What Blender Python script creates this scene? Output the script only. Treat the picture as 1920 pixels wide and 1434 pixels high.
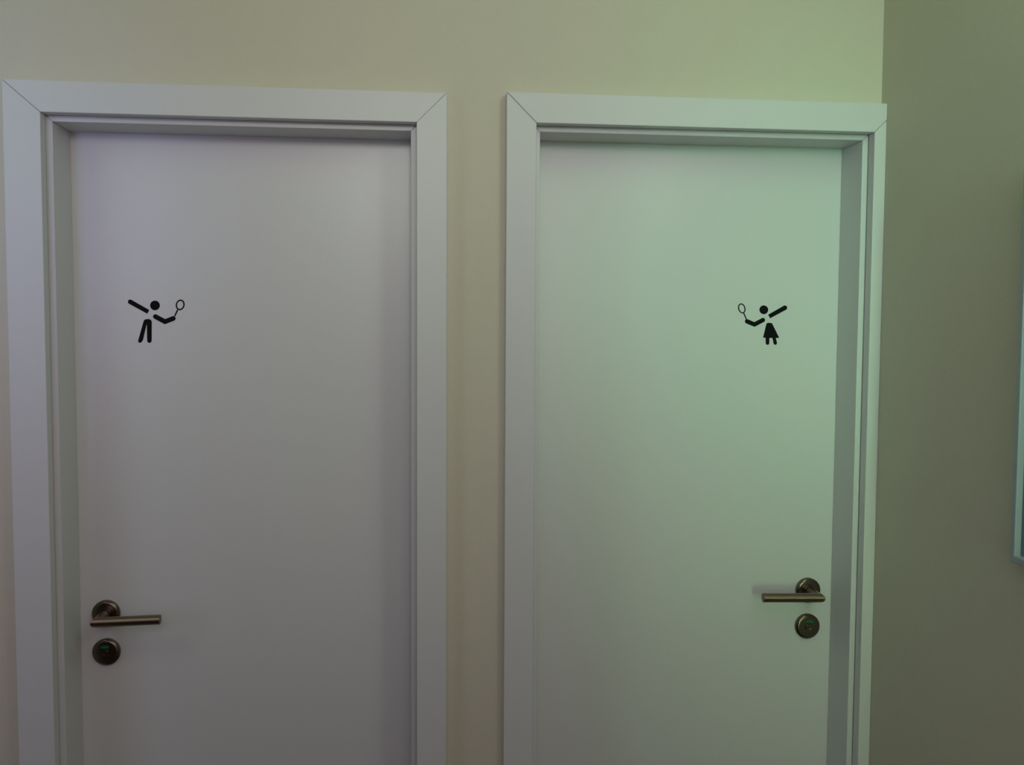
import bpy, bmesh, math, random
from mathutils import Vector, Matrix
PI = math.pi
random.seed(3)
for o in list(bpy.data.objects):
    bpy.data.objects.remove(o)
SC = bpy.context.scene
COL = SC.collection

# ------------------------------------------------------------------ camera
F_PX, W_PX = 1795.78, 1920.0
cam_d = bpy.data.cameras.new('camera')
cam_d.sensor_fit = 'HORIZONTAL'; cam_d.sensor_width = 36.0
cam_d.lens = F_PX / W_PX * 36.0
cam_d.clip_start = 0.02
cam = bpy.data.objects.new('camera', cam_d); COL.objects.link(cam)
YAW, PIT, ROL = math.radians(5.98673), math.radians(-3.34066), math.radians(0.30545)
fw = Vector((math.sin(YAW)*math.cos(PIT), math.cos(YAW)*math.cos(PIT), math.sin(PIT)))
rt = fw.cross(Vector((0, 0, 1))).normalized(); up = rt.cross(fw)
r2 = math.cos(ROL)*rt + math.sin(ROL)*up
u2 = -math.sin(ROL)*rt + math.cos(ROL)*up
m = Matrix((r2, u2, -fw)).transposed().to_4x4()
m.translation = Vector((-0.91383, -1.8159, 1.60973))
cam.matrix_world = m
SC.camera = cam

# ------------------------------------------------------------------ light and exposure
SC.view_settings.view_transform = 'Standard'
SC.view_settings.look = 'None'
SC.view_settings.gamma = 1.0
SC.view_settings.use_curve_mapping = False
SC.view_settings.exposure = 0.0
world = bpy.data.worlds.new('room_ambient'); SC.world = world
world.use_nodes = True
WORLD_COL = (0.012, 0.011, 0.010); WORLD_STR = 1.0
bg = world.node_tree.nodes['Background']
bg.inputs[0].default_value = (*WORLD_COL, 1); bg.inputs[1].default_value = WORLD_STR

# two windows behind the photographer, plus unseen lights added to fit brightness and tint:
# name, position, point it faces, width, height, (r,g,b) radiant power
LIGHTS = [
    ('fill_near_corner', (-0.3, -0.9, 2.5), (-0.3, 0, 1.8), 0.4, 0.3, (0.436, 1.220, 0.561)),  # added green fill for the upper right wall, no lamp known there
    ('fill_left_corner', (-2.9, -1.3, 2.2), (-1.7, 0, 1.9), 0.4, 0.6, (0.000, 0.385, 0.000)),  # unseen green fill, added to balance the colour on the left
    ('tint_beam_right', (-0.14, -3.2, 1.9), (-0.06, 0, 1.75), 0.2, 0.7, (0.173, 0.459, 0.256), 24),  # added narrow beam, stands in for green colour shading of the camera
    ('tint_beam_low_right', (-0.14, -3.2, 1.05), (-0.06, 0, 1.12), 0.2, 1, (0.165, 0.298, 0.133), 24),  # second added beam, carries the same green tint further down
    ('tint_beam_left', (-1.9, -3.0, 2.0), (-1.85, 0, 1.95), 0.2, 0.5, (0.065, 0.109, 0.211), 24),  # added narrow beam for the bluish tint at upper left
    ('daylight_low_window', (-0.95, -3.4, 0.45), (-0.95, 0, 1.2), 1, 1, (0.981, 0.600, 0.600)),
    ('daylight_main_window', (-0.68, -3.4, 2.03), (-0.68, 0, 1.9), 1.45, 1, (7.423, 6.346, 7.184)),
    ('fill_high_centre', (-1.2, -2.6, 2.45), (-1.1, 0, 2.0), 0.9, 0.35, (2.151, 1.746, 2.013)),  # added fill to match overall brightness, not a known ceiling panel
    ('fill_by_side_wall', (-0.1, -1.4, 2.3), (-0.12, 0, 1.9), 0.18, 0.5, (1.966, 1.598, 1.883)),  # added light grazing the side wall to brighten the corner
    ('fill_at_left', (-2.1, -0.9, 2.2), (-1.8, 0, 1.9), 0.3, 0.5, (0.925, 1.251, 1.015)),  # added fill for the left wall and casing, no lamp known
    ('fill_left_blue', (-2.5, -1.0, 1.4), (-1.8, 0, 1.2), 0.4, 0.9, (1.029, 0.935, 1.539)),  # added bluish fill from the left, no opening known
    ('fill_beam_left', (-2.0, -1.9, 1.9), (-1.85, 0, 1.7), 0.2, 0.6, (0.129, 0.073, 0.176), 45),  # added narrow purplish beam for the far left
    ('fill_beam_centre', (-0.9, -2.4, 2.3), (-0.9, 0, 2.0), 0.3, 0.3, (0.496, 0.527, 0.477), 50),  # added frontal beam to brighten the middle of the wall
    ('fill_overhead_centre', (-1.0, -1.1, 2.55), (-1.0, -0.2, 1.2), 0.9, 0.3, (0.221, 0.146, 0.047)),  # weak overhead fill, added to fit the tone in the centre
]
def area(name, loc, aim, w, h, col, spread=180):
    d = bpy.data.lights.new(name, 'AREA'); d.shape = 'RECTANGLE'
    d.size, d.size_y = w, h; d.spread = math.radians(spread)
    p = max(col); d.energy = p; d.color = tuple(c/p for c in col) if p > 0 else (1, 1, 1)
    o = bpy.data.objects.new(name, d); COL.objects.link(o)
    o.location = loc
    o.rotation_euler = (Vector(aim)-Vector(loc)).to_track_quat('-Z', 'Y').to_euler()
    return o
for L in LIGHTS:
    area(*L)

# ------------------------------------------------------------------ materials
def mat(name, col, rough=0.5, metal=0.0, var=0.0, vscale=8.0, bump=0.0, bscale=400.0, stretch=(1, 1, 1), coat=0.0, spec=0.5, aniso=0.0):
    m = bpy.data.materials.new(name); m.use_nodes = True
    nt = m.node_tree; b = nt.nodes['Principled BSDF']
    b.inputs['Base Color'].default_value = (*col, 1)
    b.inputs['Roughness'].default_value = rough
    b.inputs['Metallic'].default_value = metal
    b.inputs['Specular IOR Level'].default_value = spec
    b.inputs['Coat Weight'].default_value = coat
    b.inputs['Anisotropic'].default_value = aniso
    tc = nt.nodes.new('ShaderNodeTexCoord')
    mp = nt.nodes.new('ShaderNodeMapping'); mp.inputs['Scale'].default_value = stretch
    nt.links.new(tc.outputs['Object'], mp.inputs['Vector'])
    if var > 0:
        n = nt.nodes.new('ShaderNodeTexNoise'); n.inputs['Scale'].default_value = vscale
        n.inputs['Detail'].default_value = 4
        nt.links.new(mp.outputs[0], n.inputs['Vector'])
        mx = nt.nodes.new('ShaderNodeMix'); mx.data_type = 'RGBA'
        mx.inputs['A'].default_value = (*[c*(1-var) for c in col], 1)
        mx.inputs['B'].default_value = (*[min(1, c*(1+var)) for c in col], 1)
        nt.links.new(n.outputs['Fac'], mx.inputs['Factor'])
        nt.links.new(mx.outputs['Result'], b.inputs['Base Color'])
    if bump > 0:
        n2 = nt.nodes.new('ShaderNodeTexNoise'); n2.inputs['Scale'].default_value = bscale
        n2.inputs['Detail'].default_value = 3
        nt.links.new(mp.outputs[0], n2.inputs['Vector'])
        bp = nt.nodes.new('ShaderNodeBump'); bp.inputs['Strength'].default_value = bump
        bp.inputs['Distance'].default_value = 0.001
        nt.links.new(n2.outputs['Fac'], bp.inputs['Height'])
        nt.links.new(bp.outputs[0], b.inputs['Normal'])
    return m
M_WALL = mat('cream_wall_paint', (0.67, 0.635, 0.51), 0.9, var=0.02, vscale=30, bump=0.5, bscale=220, spec=0.2)
M_DOOR = mat('white_door_laminate', (0.71, 0.715, 0.705), 0.32, var=0.008, vscale=60, bump=0.12, bscale=300, spec=0.4)
M_CASE = mat('white_frame_laminate', (0.70, 0.71, 0.70), 0.42, var=0.008, vscale=60, bump=0.1, bscale=300, spec=0.4)
M_STEEL = mat('brushed_stainless_steel', (0.17, 0.14, 0.105), 0.26, metal=1.0, var=0.06, vscale=60, stretch=(0.3, 1, 6), bump=0.05)
M_LEVER = mat('brushed_lever_steel', (0.27, 0.205, 0.145), 0.30, metal=1.0, var=0.06, vscale=60, aniso=0.99)
def radial_tangent(m, axis, rot):
    nt = m.node_tree; t = nt.nodes.new('ShaderNodeTangent'); t.direction_type = 'RADIAL'; t.axis = axis
    b = nt.nodes['Principled BSDF']; b.inputs['Anisotropic Rotation'].default_value = rot
    nt.links.new(t.outputs[0], b.inputs['Tangent'])
radial_tangent(M_LEVER, 'X', 0.25)
M_DARK = mat('dark_slot', (0.01, 0.01, 0.01), 0.6, var=0.05)
M_GREEN = mat('green_indicator', (0.0, 0.16, 0.07), 0.35, var=0.05)
M_BLACK = mat('black_vinyl', (0.003, 0.003, 0.003), 0.8, var=0.1, vscale=50, spec=0.2)
M_ALU = mat('silver_frame_metal', (0.36, 0.42, 0.45), 0.45, metal=0.0, var=0.03)
M_PANEL = mat('blue_grey_board', (0.20, 0.27, 0.31), 0.6, var=0.03, vscale=12)
M_FLOOR = mat('grey_brown_floor', (0.09, 0.075, 0.06), 0.5, var=0.15, vscale=4)
M_CEIL = mat('white_ceiling_paint', (0.75, 0.75, 0.72), 0.9, var=0.02)
M_PLINTH = M_CASE

# ------------------------------------------------------------------ helpers
def tag(o, label=None, cat=None, group=None, kind=None):
    if label: o['label'] = label
    if cat: o['category'] = cat
    if group: o['group'] = group
    if kind: o['kind'] = kind
    return o
def empty(name, loc=(0, 0, 0)):
    o = bpy.data.objects.new(name, None); COL.objects.link(o); o.location = loc
    o.empty_display_size = 0.05
    return o
def obj(name, bm, m, parent=None, bevel=0.0, seg=2, smooth=False):
    bmesh.ops.recalc_face_normals(bm, faces=bm.faces)
    me = bpy.data.meshes.new(name); bm.to_mesh(me); bm.free()
    me.materials.append(m)
    if smooth:
        for p in me.polygons: p.use_smooth = True
    o = bpy.data.objects.new(name, me); COL.objects.link(o)
    if parent:
        o.parent = parent
        q = parent; off = Vector((0, 0, 0))
        while q: off += q.location; q = q.parent
        me.transform(Matrix.Translation(-off))
    if smooth:
        es = o.modifiers.new('split', 'EDGE_SPLIT'); es.split_angle = math.radians(28)
    if bevel > 0:
        b = o.modifiers.new('bevel', 'BEVEL'); b.width = bevel; b.segments = seg
        b.limit_method = 'ANGLE'; b.angle_limit = math.radians(40)
    return o
def add_box(bm, x0, x1, y0, y1, z0, z1):
    v = [bm.verts.new((x, y, z)) for x in (x0, x1) for y in (y0, y1) for z in (z0, z1)]
    for f in ((0,1,3,2),(4,6,7,5),(0,4,5,1),(2,3,7,6),(0,2,6,4),(1,5,7,3)):
        bm.faces.new([v[i] for i in f])
def box(*a):
    bm = bmesh.new(); add_box(bm, *a); return bm
def add_prism(bm, pts, y0, y1):
    """polygon pts (x, z) swept from y0 to y1"""
    a = [bm.verts.new((x, y0, z)) for x, z in pts]
    b = [bm.verts.new((x, y1, z)) for x, z in pts]
    n = len(pts)
    bm.faces.new(a); bm.faces.new(b[::-1])
    for i in range(n):
        j = (i+1) % n
        bm.faces.new((a[i], b[i], b[j], a[j]))
def prism(pts, y0, y1):
    bm = bmesh.new(); add_prism(bm, pts, y0, y1); return bm
def add_lathe(bm, cx, cz, prof, n=64):
    """prof = list of (radius, y), turned about the line x=cx, z=cz"""
    rings = []
    for r, y in prof:
        if r < 1e-6: rings.append([bm.verts.new((cx, y, cz))])
        else: rings.append([bm.verts.new((cx+r*math.cos(2*PI*k/n), y, cz+r*math.sin(2*PI*k/n))) for k in range(n)])
    for a, b in zip(rings, rings[1:]):
        for k in range(n):
            l = (k+1) % n
            if len(a) == 1 and len(b) == 1: continue
            if len(a) == 1: bm.faces.new((a[0], b[l], b[k]))
            elif len(b) == 1: bm.faces.new((a[k], a[l], b[0]))
            else: bm.faces.new((a[k], a[l], b[l], b[k]))
def lathe(cx, cz, prof, n=64):
    bm = bmesh.new(); add_lathe(bm, cx, cz, prof, n); return bm

# ------------------------------------------------------------------ dimensions (metres; x right, y into the wall, z up)
CW = 0.0559          # casing width
S = 0.0105           # width of the inner lip
D1 = 0.0241          # casing stands proud of the wall
DL = 0.0044          # lip plane
DD = 0.0961          # face of the leaf
TH = 0.17            # wall thickness
ZT = 2.0386          # top of the casing
CWT = 0.0552         # head casing height
RN = 0.0238          # cut-down casing against the side wall
R2 = -RN; R1 = R2-0.6587
L2 = R1-CW-0.1103-CW; L1 = L2-0.6611
WL = 0.0634
ZO = 0.0049          # second door sits slightly higher
CEIL = 2.62
XL = -3.6
YB = -4.6

# ------------------------------------------------------------------ setting
def wall_back():
    bm = bmesh.new()
    e = 0.012
    # columns between and above the openings
    o1 = (L1-e, L2+e, ZT-CWT+e); o2 = (R1-e, -0.006, ZT+ZO-CWT+e)
    add_box(bm, XL, o1[0], 0, TH, 0, CEIL)
    add_box(bm, o1[0], o1[1], 0, TH, o1[2], CEIL)
    add_box(bm, o1[1], o2[0], 0, TH, 0, CEIL)
    add_box(bm, o2[0], o2[1], 0, TH, o2[2], CEIL)
    add_box(bm, o2[1], 0.0, 0, TH, 0, CEIL)
    bmesh.ops.remove_doubles(bm, verts=bm.verts, dist=1e-5)
    return tag(obj('wall_back', bm, M_WALL), 'cream painted wall around the two white doors', 'wall', kind='structure')
wall_back()
tag(obj('wall_right', box(0.0, 0.15, YB, TH, 0, CEIL), M_WALL), 'cream side wall to the right of the doors', 'wall', kind='structure')
tag(obj('floor', box(XL, 0.15, YB, TH, -0.05, 0), M_FLOOR), 'grey brown floor', 'floor', kind='structure')
tag(obj('ceiling', box(XL, 0.15, YB, TH, CEIL, CEIL+0.05), M_CEIL), 'white ceiling', 'ceiling', kind='structure')
tag(obj('baseboard_right', box(-0.012, 0, YB, -D1-0.002, 0, 0.06), M_PLINTH, bevel=0.002), 'white baseboard along the side wall', 'baseboard', kind='structure')
tag(obj('baseboard_back', box(L2+CW+0.001, R1-CW-0.001, -0.012, 0, 0, 0.06), M_PLINTH, bevel=0.002), 'white baseboard between the doors', 'baseboard', kind='structure')

# ------------------------------------------------------------------ doors
def door(name, label, xa, xb, zt, wl, wr, gl, gr, clip):
    """xa, xb: inner edges of the casing; wl/wr casing widths; gl/gr width of the mitre joints"""
    t = tag(empty(name, ((xa+xb)/2, DD, 0)), label, 'door', kind='structure')
    zi = zt-CWT
    # head casing with mitred ends, side casings
    pass
    hl, hr = gl/2, gr/2
    head = [(xa+hl, zi), (xb-hr, zi)]
    if clip:      # cut square against the side wall, mitre only as wide as the narrow strip
        head += [(xb+wr, zi+wr+hr), (xb+wr, zt)]
    else:
        head += [(xb+wr-hr, zt)]
    head += [(xa-wl+hl, zt)]
    obj('head_casing', prism(head, -D1, 0.0), M_CASE, t, bevel=0.0012)
    lp = [(xa-wl, 0), (xa, 0), (xa, zi-hl), (xa-wl, zt-hl)]
    obj('side_casing', prism(lp, -D1, 0.0), M_CASE, t, bevel=0.0012)
    if clip: rp = [(xb, 0), (xb+wr-0.0003, 0), (xb+wr-0.0003, zi+wr-hr), (xb, zi-hr)]
    else: rp = [(xb, 0), (xb+wr, 0), (xb+wr, zt-hr), (xb, zi-hr)]
    obj('side_casing', prism(rp, -D1, 0.0), M_CASE, t, bevel=0.0012)
    # lining: the step with the narrow lip, then the deep reveal to the leaf
    j = 0.0004
    e = 0.0055
    g = 0.0003
    def lin(pts, y0, y1, nm='lining'): return obj(nm, prism(pts, y0, y1), M_CASE, t, bevel=0.0008)
    lin([(xa-e, 0), (xa+S, 0), (xa+S, zi-S-g), (xa-e, zi+e-g)], DL, DD-0.0006)
    lin([(xb-S, 0), (xb+e, 0), (xb+e, zi+e-g), (xb-S, zi-S-g)], DL, DD-0.0006)
    lin([(xa-e, zi+e), (xa+S, zi-S), (xb-S, zi-S), (xb+e, zi+e)], DL, DD-0.0006)
    # leaf closes against the lining from the far side
    k = 0.004
    leaf = obj('door_leaf', box(xa-k+0.001, xb+k-0.001, DD, DD+0.04, 0.006, zi+k-0.001), M_DOOR, t, bevel=0.0008)
    return t, leaf

def handle_set(t, nx, nz, sgn, length, lx, lz, tilt, gx):
    """lever on a round rose and a separate indicator lock rose below; sgn = direction of the lever"""
    h = empty('door_handle'); h.parent = t
    h.location = Vector((nx, DD, nz)) - t.location
    R = 0.0262
    obj('rose', lathe(nx, nz, [(R, DD), (R, DD-0.0065), (R-0.0006, DD-0.0075), (R-0.0035, DD-0.0095), (R-0.006, DD-0.0098),
                               (0.0135, DD-0.0098), (0.013, DD-0.0122), (0.0102, DD-0.0124), (0.0102, DD-0.009), (0, DD-0.009)]), M_STEEL, h, smooth=True)
    # mitred tube: neck out of the rose, then along the door
    r = 0.0094; yo = 0.0361; n = 48
    bm = bmesh.new(); rings = []
    def ring(f):
        rings.append([bm.verts.new(f(2*PI*k/n)) for k in range(n)])
    ring(lambda a: (nx+r*math.cos(a), DD-0.009, nz+r*math.sin(a)))
    # mitre at 45 degrees: the outer corner of the elbow is the point furthest from the lever tip
    ring(lambda a: (nx+r*math.cos(a), yo+sgn*r*math.cos(a)*1.0, nz+r*math.sin(a)))
    tx = nx+sgn*length
    def tipring(dx, rr):
        return lambda a: (tx-sgn*dx, yo+sgn*rr*math.cos(a), nz+rr*math.sin(a)+tilt)
    ring(tipring(0.0008, r)); ring(tipring(0.0002, r-0.0004)); ring(tipring(0, r-0.0012))
    for a, b in zip(rings, rings[1:]):
        for k in range(n):
            l = (k+1) % n
            bm.faces.new((a[k], a[l], b[l], b[k]))
    bm.faces.new(rings[-1]); bm.faces.new(rings[0][::-1])
    obj('lever', bm, M_LEVER, h, smooth=True)
    # indicator lock
    q = empty('lock_rose'); q.parent = t
    q.location = Vector((lx, DD, lz)) - t.location
    y1 = DD-0.0098
    pl = obj('plate', lathe(lx, lz, [(R, DD), (R, DD-0.0065), (R-0.0006, DD-0.0075), (R-0.0035, DD-0.0095), (R-0.006, y1),
                               (0.0075, y1), (0.0072, y1+0.0012), (0.0066, y1+0.0014), (0, y1+0.0014)], 96), M_STEEL, q, smooth=True)
    # green half-moon window above the slotted spindle
    pts = []
    cx, cz = lx+gx, lz+0.0105
    for k in range(25):
        a = PI*k/24; pts.append((cx+0.0082*math.cos(a), cz+0.0036*math.sin(a)))
    for k in range(1, 16):
        a = PI+PI*k/16; pts.append((cx+0.0082*math.cos(a), cz+0.0022*math.sin(a)))
    obj('indicator', prism(pts, y1-0.0002, y1+0.001), M_GREEN, q)
    obj('spindle', lathe(lx, lz, [(0.0055, y1+0.0012), (0.0055, y1-0.0012), (0.005, y1-0.0016), (0, y1-0.0016)], 40), M_STEEL, q, smooth=True)
    a = math.radians(-38 if sgn < 0 else 35); w, L = 0.0009, 0.0048
    c, s_ = math.cos(a), math.sin(a)
    sl = [(lx+p*c-o_*s_, lz+p*s_+o_*c) for p, o_ in ((-L, -w), (L, -w), (L, w), (-L, w))]
    obj('slot', prism(sl, y1-0.0018, y1-0.0014), M_DARK, q)

d1, leaf1 = door('door_1', 'white door with a male racket player pictogram, lever on its left side', L1, L2, ZT, WL, CW, 0.0006, 0.0002, False)
handle_set(d1, -1.5062, 1.0477, 1, 0.1166, -1.5068, 0.9718, 0.0023, -0.0012)
d2, leaf2 = door('door_2', 'white door with a skirted racket player pictogram, lever on its right side', R1, R2, ZT+ZO, CW, RN, 0.0008, 0.0008, True)
handle_set(d2, -0.0862, 1.0600, -1, 0.1190, -0.0858, 0.9836, 0.0030, 0.0028)

# ------------------------------------------------------------------ pictograms (black vinyl cut-outs on the leaves)
YV = (DD-0.0005, DD)
def arc(cx, cy, r, a0, a1, n=18):
    return [(cx+r*math.cos(math.radians(a0+(a1-a0)*k/n)), cy+r*math.sin(math.radians(a0+(a1-a0)*k/n))) for k in range(n+1)]
def stroke(pts, r0, r1, cap0=True, cap1=True):
    """outline of a thick poly-line with round or square ends, in drawing units (y down)"""
    n = len(pts); L, Rr = [], []
    for i, (x, y) in enumerate(pts):
        if i == 0: dx, dy = pts[1][0]-x, pts[1][1]-y
        elif i == n-1: dx, dy = x-pts[i-1][0], y-pts[i-1][1]
        else:
            a = Vector((x-pts[i-1][0], y-pts[i-1][1])).normalized(); b = Vector((pts[i+1][0]-x, pts[i+1][1]-y)).normalized()
            t = (a+b).normalized(); dx, dy = t.x, t.y
        l = math.hypot(dx, dy); nx, ny = -dy/l, dx/l
        r = r0+(r1-r0)*i/(n-1)
        if 0 < i < n-1: r /= max(0.5, a.dot(t))
        L.append((x+nx*r, y+ny*r)); Rr.append((x-nx*r, y-ny*r))
    out = list(L)
    if cap1:
        x, y = pts[-1]; a0 = math.degrees(math.atan2(L[-1][1]-y, L[-1][0]-x))
        out += arc(x, y, r1, a0, a0-180)[1:-1]
    out += Rr[::-1]
    if cap0:
        x, y = pts[0]; a0 = math.degrees(math.atan2(Rr[0][1]-y, Rr[0][0]-x))
        out += arc(x, y, r0, a0, a0-180)[1:-1]
    return out
def ring_bm(T, cx, cy, a, b, w, rot):
    bm = bmesh.new(); n = 48
    c, s_ = math.cos(math.radians(rot)), math.sin(math.radians(rot))
    R4 = [[], [], [], []]
    for k in range(n):
        t = 2*PI*k/n
        for q, (aa, bb, y) in enumerate(((a, b, YV[0]), (a-w, b-w, YV[0]), (a-w, b-w, YV[1]), (a, b, YV[1]))):
            px, py = aa*math.cos(t), bb*math.sin(t)
            x, z = T(cx+px*c-py*s_, cy+px*s_+py*c)
            R4[q].append(bm.verts.new((x, y, z)))
    for q in range(4):
        A, B = R4[q], R4[(q+1) % 4]
        for k in range(n):
            l = (k+1) % n
            bm.faces.new((A[k], A[l], B[l], B[k]))
    return bm
def pictogram(name, label, T, base, shapes, racket):
    t = tag(empty(name, base), label, 'sign', 'racket player pictograms on the doors')
    for nm, pts in shapes:
        obj(nm, prism([T(*p) for p in pts], *YV), M_BLACK, t)
    cx, cy, a, b, w, rot, hnd, hw0, hw1 = racket
    bm = ring_bm(T, cx, cy, a, b, w, rot)
    add_prism(bm, [T(*p) for p in stroke(hnd, hw0, hw1, False, False)], *YV)
    obj('racket', bm, M_BLACK, t)
    return t
MAN_M = [[-1.47525762, 1.679706197], [8.3321e-05, 4.99e-07], [-1.354e-06, -8.5923e-05]]
WOM_M = [[-0.275534227, 1.68016619], [8.8687e-05, 5.01e-07], [1.819e-06, -8.5647e-05]]
def affine(M):
    return lambda u, v: (M[0][0]+M[1][0]*u+M[2][0]*v, M[0][1]+M[1][1]*u+M[2][1]*v)
Tm, Tw = affine(MAN_M), affine(WOM_M)
legs = [(588, 745), (600, 718), (622, 702), (660, 694), (705, 694), (742, 706), (762, 728), (770, 760), (768, 1178), (761, 1202), (742, 1221),
        (715, 1229), (690, 1220), (674, 1203), (668, 1178), (661, 822), (651, 822), (577, 1150), (560, 1188), (535, 1216), (505, 1227), (480, 1218), (466, 1198), (468, 1168)]
mx, mz = Tm(690, 1228)
pictogram('player_pictogram', 'black stick figure with straight legs holding a racket, on the left door', Tm, (mx, DD, mz), [
    ('head', arc(843, 389, 108, 0, 352.5, 47)),
    ('raised_arm', stroke([(290, 308), (692, 532)], 51, 48, True, False)),
    ('racket_arm', stroke([(852, 638), (1066, 752), (1252, 680)], 53, 54)),
    ('legs', legs)],
    (1408, 376, 99, 121, 30, 14, [(1352, 486), (1284, 630)], 17, 14))
skirt = [(980, 745), (986, 722), (1003, 709), (1030, 705), (1085, 706), (1110, 711), (1124, 727), (1292, 1068), (1210, 1068), (1238, 1186), (1236, 1212), (1215, 1232), (1188, 1234),
         (1166, 1220), (1154, 1196), (1129, 1072), (1092, 1068), (1056, 1072), (1052, 1196), (1040, 1224), (1010, 1237), (980, 1224), (968, 1198), (964, 1064), (903, 1062)]
wx, wz = Tw(1100, 1235)
pictogram('player_pictogram', 'black stick figure in a skirt holding a racket, on the right door', Tw, (wx, DD, wz), [
    ('head', arc(921, 393, 105, 0, 352.5, 47)),
    ('raised_arm', stroke([(1428, 343), (1050, 553)], 55, 50, True, False)),
    ('racket_arm', stroke([(900, 638), (697, 745), (520, 670)], 52, 52)),
    ('skirt', skirt)],
    (395, 361, 87, 122, 26, -16, [(440, 470), (508, 630)], 14, 13))

# ------------------------------------------------------------------ framed board on the side wall
def framed_board():
    y0, y1 = -0.482, -1.08       # far edge, near edge
    z0, z1 = 1.262, 1.846
    d, fw_ = 0.022, 0.011
    t = tag(empty('framed_board', (0, (y0+y1)/2, z0)), 'thin pale framed board with blue-grey surface hanging on the side wall', 'picture frame')
    bm = bmesh.new()
    def quad_ring(o, i):
        return o, i
    # frame profile in the plane of the wall, swept as one mitred ring
    prof = [(0.0, 0.0), (0.0, -d), (fw_, -d), (fw_, -d+0.012), (fw_, 0.0)]
    rings = []
    for ins, x in prof:
        rings.append([bm.verts.new((x, y, z)) for y, z in ((y0-ins, z0+ins), (y0-ins, z1-ins), (y1+ins, z1-ins), (y1+ins, z0+ins))])
    for a, b in zip(rings, rings[1:]+rings[:1]):
        for k in range(4):
            l = (k+1) % 4
            bm.faces.new((a[k], a[l], b[l], b[k]))
    obj('frame', bm, M_ALU, t, bevel=0.0015)
    obj('panel', box(-0.012, -0.002, y1+fw_, y0-fw_, z0+fw_, z1-fw_), M_PANEL, t)
framed_board()
